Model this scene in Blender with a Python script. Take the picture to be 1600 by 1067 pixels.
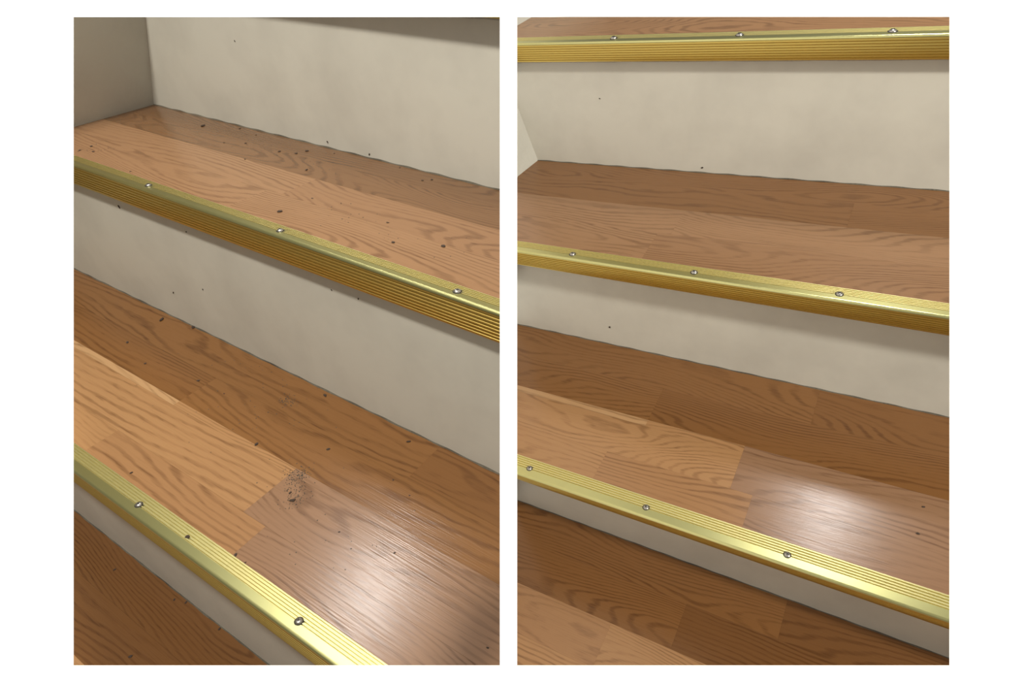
import bpy, bmesh, math, random
from mathutils import Matrix, Vector

for o in list(bpy.data.objects): bpy.data.objects.remove(o)
sc = bpy.context.scene
COL = sc.collection
random.seed(4)

# ------------------------------------------------------------------ camera
EYE = Vector((0, 0, 1.25))
RIGHT = Vector((0.9927, -0.07447, -0.09488)); DOWN = Vector((-0.12062, -0.6129, -0.7809)); FWD = Vector((0, 0.78665, -0.6174))
cam = bpy.data.cameras.new('camera'); camo = bpy.data.objects.new('camera', cam); COL.objects.link(camo)
M = Matrix.Identity(4)
for i in range(3):
    M[i][0] = RIGHT[i]; M[i][1] = -DOWN[i]; M[i][2] = -FWD[i]; M[i][3] = EYE[i]
camo.matrix_world = M
cam.sensor_width = 36; cam.lens = 36 * 1000 / 1600; cam.clip_start = 0.02
sc.camera = camo

# ------------------------------------------------------------------ world, lamps, exposure
sc.view_settings.view_transform = 'Standard'; sc.view_settings.look = 'None'
sc.view_settings.gamma = 1; sc.view_settings.use_curve_mapping = False
sc.view_settings.exposure = 0.0
w = bpy.data.worlds.new('room_light'); sc.world = w; w.use_nodes = True
w.node_tree.nodes['Background'].inputs[0].default_value = (1.0, 0.94, 0.84, 1)
w.node_tree.nodes['Background'].inputs[1].default_value = 0.21

def lamp(name, pos, target, size, power, color):
    l = bpy.data.lights.new(name, 'AREA'); l.shape = 'DISK'; l.size = size; l.energy = power; l.color = color
    o = bpy.data.objects.new(name, l); COL.objects.link(o)
    p = Vector(pos) + EYE; t = Vector(target) + EYE
    o.location = p; o.rotation_euler = (t - p).to_track_quat('-Z', 'Y').to_euler()
    return o
WARM = (1.0, 0.955, 0.87)
lamp('stairwell_lamp', (-0.40, 0.12, 1.14), (-0.22, 0.50, -0.40), 0.15, 26, WARM)
lamp('stairwell_lamp', (1.48, -1.09, 0.78), (0.35, 0.60, -0.50), 0.15, 66, WARM)
lamp('landing_lamp', (-0.25, 0.97, 0.51), (-0.136, 0.284, -0.464), 0.10, 2.8, (1.0, 0.98, 0.95))
lamp('landing_lamp', (0.63, 0.96, 0.40), (0.328, 0.424, -0.63), 0.10, 2.8, (1.0, 0.98, 0.95))

# ------------------------------------------------------------------ materials
def new_mat(name):
    m = bpy.data.materials.new(name); m.use_nodes = True
    return m, m.node_tree, m.node_tree.nodes['Principled BSDF']
def nd(nt, t, **kw):
    n = nt.nodes.new(t)
    for k, v in kw.items():
        if k == 'ins':
            for a, b in v.items():
                if isinstance(b, bpy.types.NodeSocket): nt.links.new(b, n.inputs[a])
                else: n.inputs[a].default_value = b
        else: setattr(n, k, v)
    return n
def mth(nt, op, a, b=None, c=None, clamp=False):
    n = nt.nodes.new('ShaderNodeMath'); n.operation = op; n.use_clamp = clamp
    for i, v in enumerate((a, b, c)):
        if v is None: continue
        if isinstance(v, bpy.types.NodeSocket): nt.links.new(v, n.inputs[i])
        else: n.inputs[i].default_value = v
    return n.outputs[0]

def laminate():
    m, nt, b = new_mat('oak_laminate')
    tc = nd(nt, 'ShaderNodeTexCoord'); oi = nd(nt, 'ShaderNodeObjectInfo')
    off = nd(nt, 'ShaderNodeVectorMath', operation='SCALE', ins={0: (7.3, 3.9, 5.1), 'Scale': oi.outputs['Random']})
    p = nd(nt, 'ShaderNodeVectorMath', operation='ADD', ins={0: tc.outputs['Object'], 1: off.outputs[0]})
    def mp(sx, sy):
        return nd(nt, 'ShaderNodeMapping', ins={'Vector': p.outputs[0], 'Scale': (sx, sy, 1)}).outputs[0]
    big = nd(nt, 'ShaderNodeTexNoise', ins={'Vector': mp(2.6, 10), 'Scale': 1.0, 'Detail': 1.0, 'Roughness': .45}).outputs[0]
    wob = nd(nt, 'ShaderNodeTexNoise', ins={'Vector': mp(22, 90), 'Scale': 1.0, 'Detail': 2.0}).outputs[0]
    sep = nd(nt, 'ShaderNodeSeparateXYZ', ins={0: tc.outputs['Object']})
    rk = mth(nt, 'FRACT', mth(nt, 'MULTIPLY', oi.outputs['Random'], 17.31))
    kk = mth(nt, 'ADD', mth(nt, 'MULTIPLY', rk, 190.0), 40.0)
    ph = mth(nt, 'ADD', mth(nt, 'MULTIPLY', big, kk), mth(nt, 'MULTIPLY', wob, 6.5))
    ph = mth(nt, 'ADD', ph, mth(nt, 'MULTIPLY', sep.outputs[1], 700.0))
    s = mth(nt, 'SINE', ph)
    line = nd(nt, 'ShaderNodeMapRange', ins={0: s, 1: 0.0, 2: 0.95, 3: 0.0, 4: 1.0}).outputs[0]
    amp = nd(nt, 'ShaderNodeTexNoise', ins={'Vector': mp(6, 30), 'Scale': 1.0, 'Detail': 1.0}).outputs[0]
    amp = nd(nt, 'ShaderNodeMapRange', ins={0: amp, 1: .35, 2: .62, 3: .25, 4: 1.0}).outputs[0]
    fib = nd(nt, 'ShaderNodeTexNoise', ins={'Vector': mp(18, 650), 'Scale': 1.0, 'Detail': 2.0, 'Roughness': .6}).outputs[0]
    pore = nd(nt, 'ShaderNodeTexNoise', ins={'Vector': mp(60, 900), 'Scale': 1.0, 'Detail': 0.0}).outputs[0]
    pr = nd(nt, 'ShaderNodeMapRange', ins={0: pore, 1: .58, 2: .72, 3: 0.0, 4: 1.0}).outputs[0]
    k = mth(nt, 'MULTIPLY', mth(nt, 'MULTIPLY', line, amp), 0.50)
    k = mth(nt, 'ADD', k, mth(nt, 'MULTIPLY', mth(nt, 'SUBTRACT', fib, 0.5), 0.55))
    k = mth(nt, 'ADD', k, mth(nt, 'MULTIPLY', mth(nt, 'MULTIPLY', pr, line), 0.25), clamp=True)
    dark = nd(nt, 'ShaderNodeMix', data_type='RGBA', blend_type='MULTIPLY', ins={0: 1.0, 6: oi.outputs['Color'], 7: (.40, .33, .27, 1)})
    mx = nd(nt, 'ShaderNodeMix', data_type='RGBA', ins={0: k, 6: oi.outputs['Color'], 7: dark.outputs[2]})
    nt.links.new(mx.outputs[2], b.inputs['Base Color'])
    b.inputs['Roughness'].default_value = .24; b.inputs['IOR'].default_value = 1.5
    bp = nd(nt, 'ShaderNodeBump', ins={'Strength': .35, 'Distance': .0004, 'Height': fib})
    nt.links.new(bp.outputs[0], b.inputs['Normal'])
    return m
LAM = laminate()

def paint(name, col, rough=.55, scuff=.25, bump=.15, bscale=60, grime=(.33, .31, .27)):
    m, nt, b = new_mat(name)
    tc = nd(nt, 'ShaderNodeTexCoord')
    mpn = nd(nt, 'ShaderNodeMapping', ins={'Vector': tc.outputs['Object'], 'Scale': (1, 1, 1)})
    n1 = nd(nt, 'ShaderNodeTexNoise', ins={'Vector': mpn.outputs[0], 'Scale': 9.0, 'Detail': 4.0, 'Roughness': .6})
    n2 = nd(nt, 'ShaderNodeTexNoise', ins={'Vector': mpn.outputs[0], 'Scale': 38.0, 'Detail': 3.0, 'Distortion': 2.2})
    r1 = nd(nt, 'ShaderNodeMapRange', ins={0: n1.outputs[0], 1: .42, 2: .7, 3: 0.0, 4: scuff})
    sc_ = mth(nt, 'ABSOLUTE', mth(nt, 'SUBTRACT', n2.outputs[0], .5))
    r2 = nd(nt, 'ShaderNodeMapRange', ins={0: sc_, 1: 0.0, 2: .006, 3: .5 * scuff, 4: 0.0})
    f = mth(nt, 'ADD', r1.outputs[0], mth(nt, 'MULTIPLY', r2.outputs[0], r1.outputs[0]), clamp=True)
    mx = nd(nt, 'ShaderNodeMix', data_type='RGBA', ins={0: f, 6: (*col, 1), 7: (*grime, 1)})
    nt.links.new(mx.outputs[2], b.inputs['Base Color']); b.inputs['Roughness'].default_value = rough
    n3 = nd(nt, 'ShaderNodeTexNoise', ins={'Vector': mpn.outputs[0], 'Scale': bscale, 'Detail': 5.0})
    bp = nd(nt, 'ShaderNodeBump', ins={'Strength': bump, 'Distance': .002, 'Height': n3.outputs[0]})
    nt.links.new(bp.outputs[0], b.inputs['Normal'])
    return m
RISER = paint('cream_riser_paint', (.585, .568, .495), .5, .26, .12, 50)
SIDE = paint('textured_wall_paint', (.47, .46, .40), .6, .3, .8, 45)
LIP = paint('rough_lip_paint', (.38, .35, .30), .7, .5, .9, 300)
BOARD = paint('white_board_paint', (.93, .93, .93), .8, 0.0, 0.0)
CAULK = paint('grimy_caulk', (.13, .115, .085), 1.0, .9, .9, 300, (.05, .042, .03))

def metal(name, col, rough, brushed=True):
    m, nt, b = new_mat(name)
    b.inputs['Metallic'].default_value = 1; b.inputs['Base Color'].default_value = (*col, 1); b.inputs['Roughness'].default_value = rough
    if brushed:
        tc = nd(nt, 'ShaderNodeTexCoord')
        mp_ = nd(nt, 'ShaderNodeMapping', ins={'Vector': tc.outputs['Object'], 'Scale': (30, 900, 900)})
        n = nd(nt, 'ShaderNodeTexNoise', ins={'Vector': mp_.outputs[0], 'Scale': 1.0, 'Detail': 2.0})
        bp = nd(nt, 'ShaderNodeBump', ins={'Strength': .06, 'Distance': .0003, 'Height': n.outputs[0]})
        nt.links.new(bp.outputs[0], b.inputs['Normal'])
    return m
GOLD = metal('anodised_gold', (.60, .46, .135), .36, False)
GOLDS = metal('gold_strip_sheen', (.74, .67, .32), .42, False)  # same metal as the front, the ribs' bright reflection put into its colour
GOLDB = metal('smooth_gold_band', (.62, .60, .27), .32, False)
STEEL = metal('screw_steel', (.42, .40, .37), .38, False)
m_, nt_, b_ = new_mat('dark_recess'); b_.inputs['Base Color'].default_value = (.02, .017, .013, 1); b_.inputs['Roughness'].default_value = .7
DARKM = m_
m_, nt_, b_ = new_mat('dirt'); b_.inputs['Base Color'].default_value = (.045, .028, .018, 1); b_.inputs['Roughness'].default_value = .9
DIRT = m_

# ------------------------------------------------------------------ helpers
def tag(o, label=None, cat=None, group=None, kind=None):
    if label: o['label'] = label
    if cat: o['category'] = cat
    if group: o['group'] = group
    if kind: o['kind'] = kind
    return o
def mesh_obj(name, bm, mat, parent=None):
    bmesh.ops.recalc_face_normals(bm, faces=bm.faces[:])
    me = bpy.data.meshes.new(name); bm.to_mesh(me); bm.free()
    if mat: me.materials.append(mat)
    o = bpy.data.objects.new(name, me); COL.objects.link(o)
    if parent: o.parent = parent
    return o
def prism(bm, poly, xa, xb, org, wav=None, nx=1):
    """extrude a y-z outline along x; xa, xb are functions (y, z) -> x"""
    rings = []
    for s in range(nx + 1):
        t = s / nx; ring = []
        for (y, z) in poly:
            a, b = xa(y, z), xb(y, z); x = a + (b - a) * t
            dy = dz = 0
            if wav: dy, dz = wav(x, y, z)
            ring.append(bm.verts.new((x - org[0], y + dy - org[1], z + dz - org[2])))
        rings.append(ring)
    n = len(poly)
    for r0, r1 in zip(rings, rings[1:]):
        for i in range(n):
            bm.faces.new((r0[i], r0[(i + 1) % n], r1[(i + 1) % n], r1[i]))
    bm.faces.new(rings[0]); bm.faces.new(rings[-1][::-1])

BZ = 0.20            # distance of the white board from the lens
class Stair:
    def __init__(s, axes, side):
        s.R = Matrix(axes)           # columns = local axes in world
        s.side = side
        s.M = Matrix.Translation(EYE) @ s.R.to_4x4()
        s.ax = [s.R.col[i] for i in range(3)]
    def bound(s, y, z, n, d):
        """x at which the stair line (y, z) meets the plane n.p = d"""
        base = s.ax[1] * y + s.ax[2] * z
        return (d - n.dot(base)) / n.dot(s.ax[0])
    def place(s, name, org):
        e = bpy.data.objects.new(name, None); e.empty_display_size = .05; COL.objects.link(e)
        e.matrix_world = s.M @ Matrix.Translation(Vector(org)); return e

LS = Stair(((0.79732, 0.59682, 0.08995), (-0.60161, 0.79784, 0.03897), (-0.0485, -0.08519, 0.99518)), 'left')
RS = Stair(((0.82931, 0.55151, -0.08995), (-0.55626, 0.8301, -0.03897), (0.05317, 0.08235, 0.99518)), 'right')

# left flight: lower bound side wall x = -1 (leaning), upper bound divider and board
def lw(y, z): return -1.0 - .0464 * (y - .549) + .41 * (z + .271)
def l0(y, z): return lw(y, z) - .004
def l1(y, z): return min(LS.bound(y, z, RIGHT, -.0042), LS.bound(y, z, FWD, BZ + .03))
def rw(y, z): return -.5484 + .1424 * (y - .8995) - .232 * (z + .4935)
def r0(y, z): return max(rw(y, z) - .004, RS.bound(y, z, RIGHT, .0012))
def r1(y, z): return min(RS.bound(y, z, FWD, BZ + .03), 1.1)

# ------------------------------------------------------------------ builders
def screw(par, x, y, z, r):
    bm = bmesh.new()
    rings = []
    prof = [(r, 0), (r, r * .14), (r * .82, r * .38), (r * .5, r * .55), (.0001, r * .6)]
    for (rr, h) in prof:
        rings.append([bm.verts.new((rr * math.cos(a * math.pi / 9), rr * math.sin(a * math.pi / 9), h)) for a in range(18)])
    for a, b in zip(rings, rings[1:]):
        for i in range(18): bm.faces.new((a[i], a[(i + 1) % 18], b[(i + 1) % 18], b[i]))
    bm.faces.new(rings[0][::-1]); bm.faces.new(rings[-1])
    for f in bm.faces: f.smooth = True
    o = mesh_obj('screw', bm, STEEL, par); o.location = (x, y, z); o['label'] = 'silver domed screw'
    bm = bmesh.new()
    ang = random.uniform(0, 1.5)
    for q in (0, math.pi / 2):
        mm = Matrix.Rotation(ang + q, 4, 'Z') @ Matrix.Diagonal((r * 1.0, r * .2, r * .22, 1))
        bmesh.ops.create_cube(bm, size=1, matrix=Matrix.Translation((0, 0, r * .52)) @ mm)
    mesh_obj('screw_recess', bm, DARKM, o)
    bm = bmesh.new()
    bmesh.ops.create_cone(bm, cap_ends=True, segments=18, radius1=r * 1.25, radius2=r * 1.18, depth=r * .12)
    h = mesh_obj('screw_hole', bm, DARKM, o)

def nosing(S, lo, hi, yb, yf, zt, zb, screws, label, r):
    """fluted metal stair edging; zt = top face, zb = lower lip"""
    org = (screws[1] if screws else -.4, yf, zt)
    e = S.place('stair_nosing', org); tag(e, label, 'stair nosing', 'brass coloured stair nosings, %s flight' % S.side)
    W = yb - yf; T = zt - zb
    mid = yf + W * .42
    ang = .0
    # rear ribbed strip
    pl = [(yb, zt - .002), (yb - .0004, zt - .0003)]
    n = 5; L = (yb - .0004 - mid) / n
    for i in range(n):
        y = yb - .0004 - i * L
        pl += [(y - L * .10, zt), (y - L * .58, zt), (y - L * .66, zt - .0012), (y - L * .94, zt - .0012)]
    pl += [(mid, zt - .0002), (mid, zt - .002)]
    bm = bmesh.new(); prism(bm, pl, lo, hi, org); mesh_obj('ribbed_strip', bm, GOLDS, e)
    # smooth band and rounded edge
    rad = .0028
    pl = [(mid, zt - .002), (mid, zt)]
    pl += [(yf + rad, zt)] + [(yf + rad - rad * math.sin(a), zt - rad + rad * math.cos(a)) for a in (.3, .6, .9, 1.2, 1.5)]
    pl += [(yf + .003, zt - rad - .0004), (yf + .004, zt - .002)]
    bm = bmesh.new(); prism(bm, pl, lo, hi, org); mesh_obj('smooth_band', bm, GOLDB, e)
    # fluted front face
    z0 = zt - rad - .0002; n = 7; L = (z0 - zb) / (n + .8)
    def curve(z):
        t = (z0 - z) / max(z0 - zb, 1e-6); return yf + .0018 * max(0, t - .35) ** 2 / .42
    pl = [(yf + .004, z0), (yf + .0001, z0)]
    for i in range(n):
        z = z0 - i * L
        for f, d in ((.08, 0), (.50, 0), (.60, .0011), (.92, .0011)):
            zz = z - f * L; pl.append((curve(zz) + d + .0001, zz))
    pl += [(curve(zb + L * .7) + .0001, zb + L * .7), (curve(zb) + .0001, zb), (curve(zb) + .0022, zb)]
    pl += [(max(yf + .004, curve(z) + .0022), z) for z in (zb + (z0 - zb) * .25, zb + (z0 - zb) * .6)]
    bm = bmesh.new(); prism(bm, pl, lo, hi, org); mesh_obj('fluted_front', bm, GOLD, e)
    for x in screws:
        if lo(mid, zt) + .012 < x < hi(mid, zt) - .012: screw(e, x - org[0], mid + .0012 - org[1], 0, r)
    return e

GRP = {'left': 'left staircase treads', 'right': 'right staircase treads'}
def tread(S, lo, hi, rows, zt, label, core=None):
    """rows: list of (y_back, y_front, [joint x...], [colour...])"""
    org = (-.3, rows[-1][1], zt)
    e = S.place('stair_tread', org); tag(e, label, 'stair tread', GRP[S.side])
    g = .00003
    for (yb, yf, joints, cols) in rows:
        edges = [None] + list(joints) + [None]
        for i in range(len(edges) - 1):
            fa = lo if edges[i] is None else (lambda y, z, v=edges[i]: v + g)
            fb = hi if edges[i + 1] is None else (lambda y, z, v=edges[i + 1]: v - g)
            c = .00008
            ym = (yb + yf) / 2
            if fb(ym, zt) - fa(ym, zt) < .001 or fa(ym, zt) > hi(yf, zt) - .004 or fb(ym, zt) < lo(yf, zt) + .004: continue
            if fb(ym, zt) > hi(ym, zt): fb = hi
            if fa(ym, zt) < lo(ym, zt): fa = lo
            pl = [(yb - g, zt - .008), (yb - g, zt - c), (yb - g - c, zt), (yf + g + c, zt), (yf + g, zt - c), (yf + g, zt - .008)]
            bm = bmesh.new(); prism(bm, pl, fa, fb, org)
            o = mesh_obj('plank', bm, LAM, e); o.color = (*cols[i], 1)
    yb, yf = rows[0][0], rows[-1][1]
    bm = bmesh.new(); prism(bm, [(yb, zt - .0125), (yb, zt - .0079), (yf + .004, zt - .0079), (yf + .004, zt - .0125)], lo, hi, org)
    mesh_obj('underlay', bm, DARKM, e)
    if core:
        y0, y1, z0 = core; zk = zt - .0126      # wooden core under the planks, its lip showing under the metal
        bm = bmesh.new()
        prism(bm, [(y0, zk), (y1, zk), (y1, z0), (y0, z0)], lo, hi, org, lambda x, y, z: (0, .0006 * math.sin(x * 91) * math.sin(x * 37) if z < zt - .014 else 0), 60)
        o = mesh_obj('tread_lip', bm, LIP, e); o['label'] = 'rough painted underside'
    return e

def riser(S, lo, hi, y, z0, z1, label):
    org = (-.3, y, z0)
    e = S.place('stair_riser', org); tag(e, label, 'stair riser', 'white painted risers, %s flight' % S.side)
    zs = [z0 - .008 + (z1 - z0 + .008) * i / 16 for i in range(17)]
    bm = bmesh.new(); prism(bm, [(y, z) for z in zs] + [(y + .012, z) for z in zs[::-1]], lo, hi, org)
    mesh_obj('riser_board', bm, RISER, e)
    ph = random.uniform(0, 9)
    bm = bmesh.new()
    wv = lambda x, yy, z: ((-.0004 * (math.sin(x * 83 + ph) * math.sin(x * 29) + .5 * math.sin(x * 211)) if yy < y - .0005 else 0), (.0005 * math.sin(x * 143 + ph) if z > z0 + .0005 else 0))
    prism(bm, [(y + .001, z0), (y - .0011, z0), (y - .0003, z0 + .0010), (y + .001, z0 + .002)], lo, hi, org, wv, 240)
    o = mesh_obj('caulk_line', bm, CAULK, e); o['label'] = 'grimy caulk line along the tread'
    return e

# plank colours (linear)
D1 = (.205, .094, .030); D2 = (.185, .083, .026); D3 = (.215, .100, .035); DD = (.150, .066, .021)  # DD: dark plank with the light fall towards the lowest treads put in
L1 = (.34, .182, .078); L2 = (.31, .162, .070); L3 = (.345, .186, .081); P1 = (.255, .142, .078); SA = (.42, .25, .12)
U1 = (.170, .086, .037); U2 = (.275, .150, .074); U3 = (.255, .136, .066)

# ------------------------------------------------------------------ left flight
zl = {0: -.6461, 1: -.4633, 2: -.2711, 3: -.0720}
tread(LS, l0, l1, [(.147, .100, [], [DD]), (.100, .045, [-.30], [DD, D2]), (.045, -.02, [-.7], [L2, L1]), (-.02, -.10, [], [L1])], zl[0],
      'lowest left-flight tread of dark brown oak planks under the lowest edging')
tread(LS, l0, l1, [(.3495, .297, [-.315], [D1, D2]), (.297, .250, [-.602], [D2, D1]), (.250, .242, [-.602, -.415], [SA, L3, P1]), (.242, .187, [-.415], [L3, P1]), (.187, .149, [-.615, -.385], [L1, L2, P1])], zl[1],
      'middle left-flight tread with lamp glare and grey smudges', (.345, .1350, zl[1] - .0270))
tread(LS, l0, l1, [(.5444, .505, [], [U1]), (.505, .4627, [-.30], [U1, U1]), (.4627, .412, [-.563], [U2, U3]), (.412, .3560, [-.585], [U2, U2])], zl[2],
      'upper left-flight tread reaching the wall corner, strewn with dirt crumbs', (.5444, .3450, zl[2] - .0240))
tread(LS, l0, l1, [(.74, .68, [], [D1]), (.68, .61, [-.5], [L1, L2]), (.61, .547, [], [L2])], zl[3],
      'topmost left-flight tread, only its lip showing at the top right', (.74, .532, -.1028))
riser(LS, l0, l1, .147, zl[0], zl[1] - .0127, 'narrow left-flight riser under the lowest gold edging')
riser(LS, l0, l1, .3495, zl[1], zl[2] - .0128, 'middle left-flight cream riser crossing between the two gold edgings')
riser(LS, l0, l1, .5444, zl[2], zl[3] - .0128, 'tall cream left-flight riser meeting the side wall at the top')
nosing(LS, l0, l1, .1520, .1295, -.4618, -.4938, [-.715, -.502, -.290, -.08], 'gold fluted edging at bottom left with broad pale band', .0031)
nosing(LS, l0, l1, .3586, .3400, -.2696, -.2996, [-.918, -.705, -.491, -.280, -.07], 'gold fluted edging across the middle of the left flight', .0032)
nosing(LS, l0, l1, .5480, .5240, -.0702, -.1000, [-.95, -.74, -.53, -.32], 'gold edging of the left flight, just above the top of the view', .0032)

# ------------------------------------------------------------------ right flight
zr = {0: -.8377, 1: -.6726, 2: -.4935, 3: -.2923}
tread(RS, r0, r1, [(.4515, .395, [-.0162], [D2, DD]), (.395, .3307, [-.1293], [D2, DD]), (.3307, .268, [-.2088], [L2, L1]),
                   (.268, .20, [-.12], [L1, L3]), (.20, .13, [.05], [L1, L2]), (.13, .06, [-.2], [D1, D2]), (.06, -.02, [], [D1]), (-.02, -.1, [], [L1])], zr[0],
      'lowest right-flight tread with pale planks at the bottom edge')
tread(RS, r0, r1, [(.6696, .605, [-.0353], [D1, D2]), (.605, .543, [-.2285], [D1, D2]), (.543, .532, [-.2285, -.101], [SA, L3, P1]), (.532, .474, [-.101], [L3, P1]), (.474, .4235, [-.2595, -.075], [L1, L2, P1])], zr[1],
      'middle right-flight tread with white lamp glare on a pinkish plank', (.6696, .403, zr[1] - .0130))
tread(RS, r0, r1, [(.8954, .845, [], [D3]), (.845, .785, [-.0456], [D3, D3]), (.785, .7225, [-.2538], [U2, U2]), (.7225, .6540, [-.2715], [U2, U3])], zr[2],
      'upper right-flight tread, clean, below the tall riser', (.8954, .637, zr[2] - .0200))
tread(RS, r0, r1, [(1.17, 1.09, [], [D1]), (1.09, 1.03, [.1], [D1, D2]), (1.03, .965, [-.3, .15], [L2, L1, L2]), (.965, .8970, [], [L2])], zr[3],
      'topmost right-flight tread, a thin pale strip above the top edging', (1.17, .878, zr[3] - .0288))
riser(RS, r0, r1, .4515, zr[0], zr[1] - .0128, 'narrow grey-beige right-flight riser under the lowest gold edging')
riser(RS, r0, r1, .6696, zr[1], zr[2] - .0128, 'middle cream right-flight riser between the two treads')
riser(RS, r0, r1, .8954, zr[2], zr[3] - .0128, 'tall cream right-flight riser below the topmost gold edging')
nosing(RS, r0, r1, .4270, .3977, -.6711, -.6875, [-.343, -.183, -.0237, .136, .296], 'lowest right-flight gold edging with broad pale band and three screws', .0035)
nosing(RS, r0, r1, .6572, .6328, -.4920, -.5175, [-.3653, -.1975, -.0327, .133, .299], 'gold edging across the middle of the right flight', .0038)
nosing(RS, r0, r1, .8999, .8730, -.2908, -.3190, [-.3866, -.2137, -.0412, .13, .30], 'topmost right-flight gold edging, nearly level, at the top of the view', .0045)

# ------------------------------------------------------------------ side walls (setting)
def side_wall(S, f, name, label, y0, y1, z0, z1):
    org = (f(y0, z0), y0, z0)
    bm = bmesh.new(); vs = []
    for th in (0, -.03):
        for (y, z) in ((y0, z0), (y1, z0), (y1, z1), (y0, z1)):
            vs.append(bm.verts.new((f(y, z) + th - org[0], y - org[1], z - org[2])))
    for q in ((0, 1, 2, 3), (7, 6, 5, 4), (0, 4, 5, 1), (1, 5, 6, 2), (2, 6, 7, 3), (3, 7, 4, 0)): bm.faces.new([vs[i] for i in q])
    o = mesh_obj(name, bm, SIDE); o.matrix_world = S.M @ Matrix.Translation(Vector(org))
    tag(o, label, 'wall', kind='structure'); return o
side_wall(LS, lw, 'wall_left', 'textured grey-beige side wall at the top left of the left flight', .10, .80, -.75, -.10)
side_wall(RS, rw, 'wall_right', 'cream side wall at the left end of the right flight', .72, 1.25, -.52, -.22)

# ------------------------------------------------------------------ added white mount with two openings, sets the two flights apart
def cam_box(name, xs, ys, zs, mat):
    bm = bmesh.new(); vs = []
    org = RIGHT * xs[0] + DOWN * ys[1] + FWD * zs[0] + EYE
    for z in zs:
        for (x, y) in ((xs[0], ys[0]), (xs[1], ys[0]), (xs[1], ys[1]), (xs[0], ys[1])):
            vs.append(bm.verts.new(RIGHT * x + DOWN * y + FWD * z + EYE - org))
    for q in ((0, 1, 2, 3), (7, 6, 5, 4), (0, 4, 5, 1), (1, 5, 6, 2), (2, 6, 7, 3), (3, 7, 4, 0)): bm.faces.new([vs[i] for i in q])
    o = mesh_obj(name, bm, mat); o.location = org; return o
def board():
    px = lambda u: (u - 800) / 1000 * BZ
    py = lambda v: (v - 533.5) / 1000 * BZ
    xs = [px(-12), px(115), px(781), px(808), px(1483.5), px(1615)]
    ys = [py(-14), py(26.5), py(1039.5), py(1240)]
    T = .004; SP = .005
    org = RIGHT * xs[0] + DOWN * ys[3] + FWD * BZ + EYE
    bm = bmesh.new(); P = lambda x, y, z: bm.verts.new(RIGHT * x + DOWN * y + FWD * z + EYE - org)
    holes = {(1, 1), (3, 1)}
    fr = {}; bk = {}
    # back face: openings widen towards the stairs
    bx = [xs[0], xs[1] - SP, xs[2] + .0015, xs[3] - .0015, xs[4] + SP, xs[5]]; by = [ys[0], ys[1] - SP, ys[2] + SP, ys[3]]
    for i in range(6):
        for j in range(4):
            fr[i, j] = P(xs[i], ys[j], BZ); bk[i, j] = P(bx[i], by[j], BZ + T)
    for i in range(5):
        for j in range(3):
            if (i, j) in holes:
                c = [(i, j), (i + 1, j), (i + 1, j + 1), (i, j + 1)]
                for a, b in zip(c, c[1:] + c[:1]): bm.faces.new((fr[a], fr[b], bk[b], bk[a]))
            else:
                bm.faces.new((fr[i, j], fr[i + 1, j], fr[i + 1, j + 1], fr[i, j + 1]))
                bm.faces.new((bk[i, j], bk[i, j + 1], bk[i + 1, j + 1], bk[i + 1, j]))
    loop = [(i, 0) for i in range(6)] + [(5, j) for j in range(1, 4)] + [(i, 3) for i in range(4, -1, -1)] + [(0, j) for j in (2, 1)]
    for a, b in zip(loop, loop[1:] + loop[:1]): bm.faces.new((fr[a], bk[a], bk[b], fr[b]))
    o = mesh_obj('mount_panel', bm, BOARD); o.location = org
    tag(o, 'added white mount panel with two tall rectangular openings onto the stair flights', 'wall', kind='structure')
board()
def divider():
    # added sheet with a notch, hidden behind the white strip, blocks lamp light crossing over
    pts = [(BZ + .006, .75), (1.6, .75), (1.6, -.95), (-.5, -.95), (-.5, -.30), (.10, -.13), (BZ + .006, -.13)]
    org = FWD * (BZ + .006) + DOWN * .75 + EYE
    bm = bmesh.new(); rg = []
    for x in (-.0038, .0008):
        rg.append([bm.verts.new(RIGHT * x + DOWN * y + FWD * d + EYE - org) for d, y in pts])
    n = len(pts); bm.faces.new(rg[0]); bm.faces.new(rg[1][::-1])
    for i in range(n): bm.faces.new((rg[0][i], rg[1][i], rg[1][(i + 1) % n], rg[0][(i + 1) % n]))
    o = mesh_obj('light_baffle', bm, BOARD); o.location = org; return o
dv = divider()
tag(dv, 'added thin white baffle between the left and right flights, unseen, blocking stray lamp light', 'wall', kind='structure')

# ------------------------------------------------------------------ dirt
def crumb_mesh(k):
    rnd = random.Random(k); bm = bmesh.new()
    bmesh.ops.create_icosphere(bm, subdivisions=1, radius=.5)
    for v in bm.verts: v.co *= rnd.uniform(.6, 1.15); v.co.z *= .45
    bmesh.ops.recalc_face_normals(bm, faces=bm.faces[:])
    me = bpy.data.meshes.new('dirt_crumb'); bm.to_mesh(me); bm.free(); me.materials.append(DIRT); return me
CM = [crumb_mesh(k) for k in range(6)]
def crumbs(S, lst, label, group, wall=False):
    for (x, y, z, s) in lst:
        o = bpy.data.objects.new('dirt_crumb', random.choice(CM)); COL.objects.link(o)
        rot = Matrix.Rotation(math.pi / 2, 4, 'X') if wall else Matrix.Identity(4)
        off = Vector((0, -s * .08, 0)) if wall else Vector((0, 0, s * .12))
        s *= 1.3
        o.matrix_world = S.M @ Matrix.Translation(Vector((x, y, z)) + off) @ rot @ Matrix.Rotation(random.uniform(0, 6), 4, 'Z') @ Matrix.Diagonal((s, s * random.uniform(.5, .9), s * .6, 1))
        tag(o, label, 'dirt', group)
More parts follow.
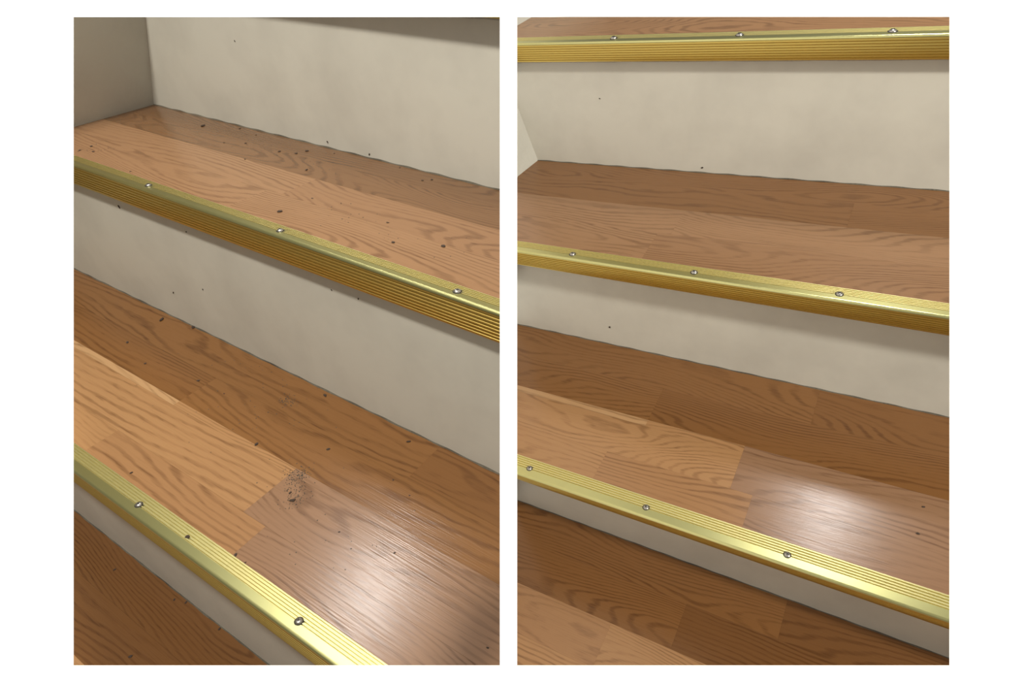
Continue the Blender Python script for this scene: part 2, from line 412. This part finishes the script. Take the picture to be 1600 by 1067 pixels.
crumbs(LS, [(-0.8433, 0.5173, -0.2711, 0.00619), (-0.5931, 0.4758, -0.2711, 0.00447), (-0.6468, 0.5086, -0.2711, 0.00395), (-0.7895, 0.5368, -0.2711, 0.00349), (-0.6845, 0.4618, -0.2711, 0.0031), (-0.5282, 0.3801, -0.2711, 0.00521), (-0.3844, 0.3893, -0.2711, 0.00356), (-0.3397, 0.408, -0.2711, 0.00469), (-0.4498, 0.5292, -0.2711, 0.00287), (-0.4578, 0.5221, -0.2711, 0.00287), (-0.4171, 0.4189, -0.2711, 0.00251), (-0.8923, 0.3889, -0.2711, 0.00409), (-0.8711, 0.3796, -0.2711, 0.00321), (-0.8905, 0.3732, -0.2711, 0.00323), (-0.7661, 0.3648, -0.2711, 0.00224), (-0.7484, 0.5301, -0.2711, 0.00255), (-0.4898, 0.4282, -0.2711, 0.002), (-0.5256, 0.4217, -0.2711, 0.00203), (-0.6423, 0.5221, -0.2711, 0.0045), (-0.6067, 0.5331, -0.2711, 0.00237), (-0.5054, 0.5391, -0.2711, 0.00225), (-0.7587, 0.4878, -0.2711, 0.00248), (-0.7324, 0.5009, -0.2711, 0.00329), (-0.6707, 0.5021, -0.2711, 0.00399)],
       'small dark dirt crumb on the upper tread of the left flight', 'dirt crumbs on the upper left tread')
crumbs(LS, [(-0.7673, 0.3358, -0.4633, 0.00755), (-0.7157, 0.3471, -0.4633, 0.00577), (-0.7572, 0.2829, -0.4633, 0.00399), (-0.4722, 0.3424, -0.4633, 0.00499), (-0.3467, 0.3364, -0.4633, 0.00457), (-0.4078, 0.2848, -0.4633, 0.00322), (-0.6152, 0.2829, -0.4633, 0.00368), (-0.6977, 0.2694, -0.4633, 0.00305), (-0.4751, 0.2509, -0.4633, 0.0045), (-0.3874, 0.22, -0.4633, 0.00533), (-0.3965, 0.225, -0.4633, 0.003), (-0.2698, 0.2272, -0.4633, 0.00218), (-0.3827, 0.1533, -0.4633, 0.00272), (-0.3695, 0.1527, -0.4633, 0.00215), (-0.5465, 0.1594, -0.4633, 0.00311), (-0.5708, 0.2841, -0.4633, 0.00215), (-0.3254, 0.2888, -0.4633, 0.00183), (-0.2997, 0.2828, -0.4633, 0.00179), (-0.3253, 0.2178, -0.4633, 0.00169), (-0.1557, 0.2016, -0.4633, 0.00191)],
       'small dark dirt crumb on the middle tread of the left flight', 'dirt crumbs on the middle left tread')
crumbs(LS, [(-0.6361, 0.1249, -0.6461, 0.00298), (-0.5427, 0.1389, -0.6461, 0.00285), (-0.5286, 0.1440, -0.6461, 0.00284), (-0.5225, 0.0754, -0.6461, 0.00396), (-0.4705, 0.1440, -0.6461, 0.00343)],
       'tiny dark dirt crumb on the lowest tread of the left flight', 'dirt crumbs on the lowest left tread')
crumbs(LS, [(-0.4324, 0.1424, -0.4618, 0.004)], 'single dark crumb stuck on the lower left gold edging', None)
crumbs(LS, [(-0.7382, 0.3495, -0.4188, 0.00324), (-0.6659, 0.3495, -0.3911, 0.00228), (-0.7925, 0.3495, -0.3154, 0.00387), (-0.6601, 0.3495, -0.3145, 0.00214), (-0.4345, 0.3495, -0.3179, 0.00185), (-0.399, 0.3495, -0.3163, 0.0024)],
       'dark speck of dirt on the middle riser of the left flight', 'dirt specks on the middle left riser', True)
crumbs(LS, [(-0.7653, 0.5444, -0.1599, 0.0026), (-0.6277, 0.5444, -0.2637, 0.00321), (-0.5579, 0.5444, -0.2664, 0.00309)],
       'dark speck of dirt on the tall riser of the left flight', 'dirt specks on the tall left riser', True)
crumbs(RS, [(-0.3334, 0.6696, -0.637, 0.00388)], 'single black speck on the middle riser of the right flight', None, True)
crumbs(RS, [(-0.4213, 0.8954, -0.3817, 0.0030), (-0.2627, 0.8954, -0.4851, 0.0033)], 'tiny dark speck on the tall riser of the right flight', 'specks on the tall right riser', True)
crumbs(RS, [(0.0945, 0.525, -0.6726, 0.0033), (0.0921, 0.4879, -0.6726, 0.0033)], 'tiny reddish-brown crumb at the right end of the middle right tread', 'crumbs on the middle right tread')

def dust(S, pts, n, name, label):
    rnd = random.Random(n); bm = bmesh.new(); org = pts[0][:3]
    for (x, y, z, r1, r2, k) in pts:
        for _ in range(k):
            a = rnd.gauss(0, r1 * .45); b = rnd.gauss(0, r2 * .45); s = rnd.uniform(.0004, .0014)
            m = Matrix.Translation((x + a - org[0], y + b - org[1], z + s * .1 - org[2])) @ Matrix.Rotation(rnd.uniform(0, 3), 4, 'Z') @ Matrix.Diagonal((s, s * .7, s * .3, 1))
            bmesh.ops.create_icosphere(bm, subdivisions=1, radius=.6, matrix=m)
    o = mesh_obj(name, bm, DUSTM); o.matrix_world = S.M @ Matrix.Translation(Vector(org)); tag(o, label, 'dirt', kind='stuff')
m_, nt_, b_ = new_mat('grey_dust'); b_.inputs['Base Color'].default_value = (.06, .05, .038, 1); b_.inputs['Roughness'].default_value = 1
DUSTM = m_
z = zl[1]
dust(LS, [(-.4077, .2444, z, .014, .012, 150), (-.3885, .2256, z, .013, .014, 80), (-.398, .233, z, .02, .015, 60), (-.4989, .3128, z, .013, .009, 80)], 1, 'dust_smudge', 'grey dusty smudge on the middle left tread beside the plank joint')
z = zl[2]
dust(LS, [(-.65, .50, z, .15, .03, 70), (-.88, .39, z, .03, .02, 20), (-.42, .41, z, .12, .03, 40), (-.75, .52, z, .10, .02, 40)], 2, 'dust_grains', 'fine dark grit scattered over the upper left tread')
dust(LS, [(-.5, .27, zl[1], .2, .06, 60), (-.35, .20, zl[1], .1, .04, 30), (-.55, .33, zl[1], .15, .02, 40)], 3, 'dust_grains', 'fine dark grit scattered over the middle left tread')
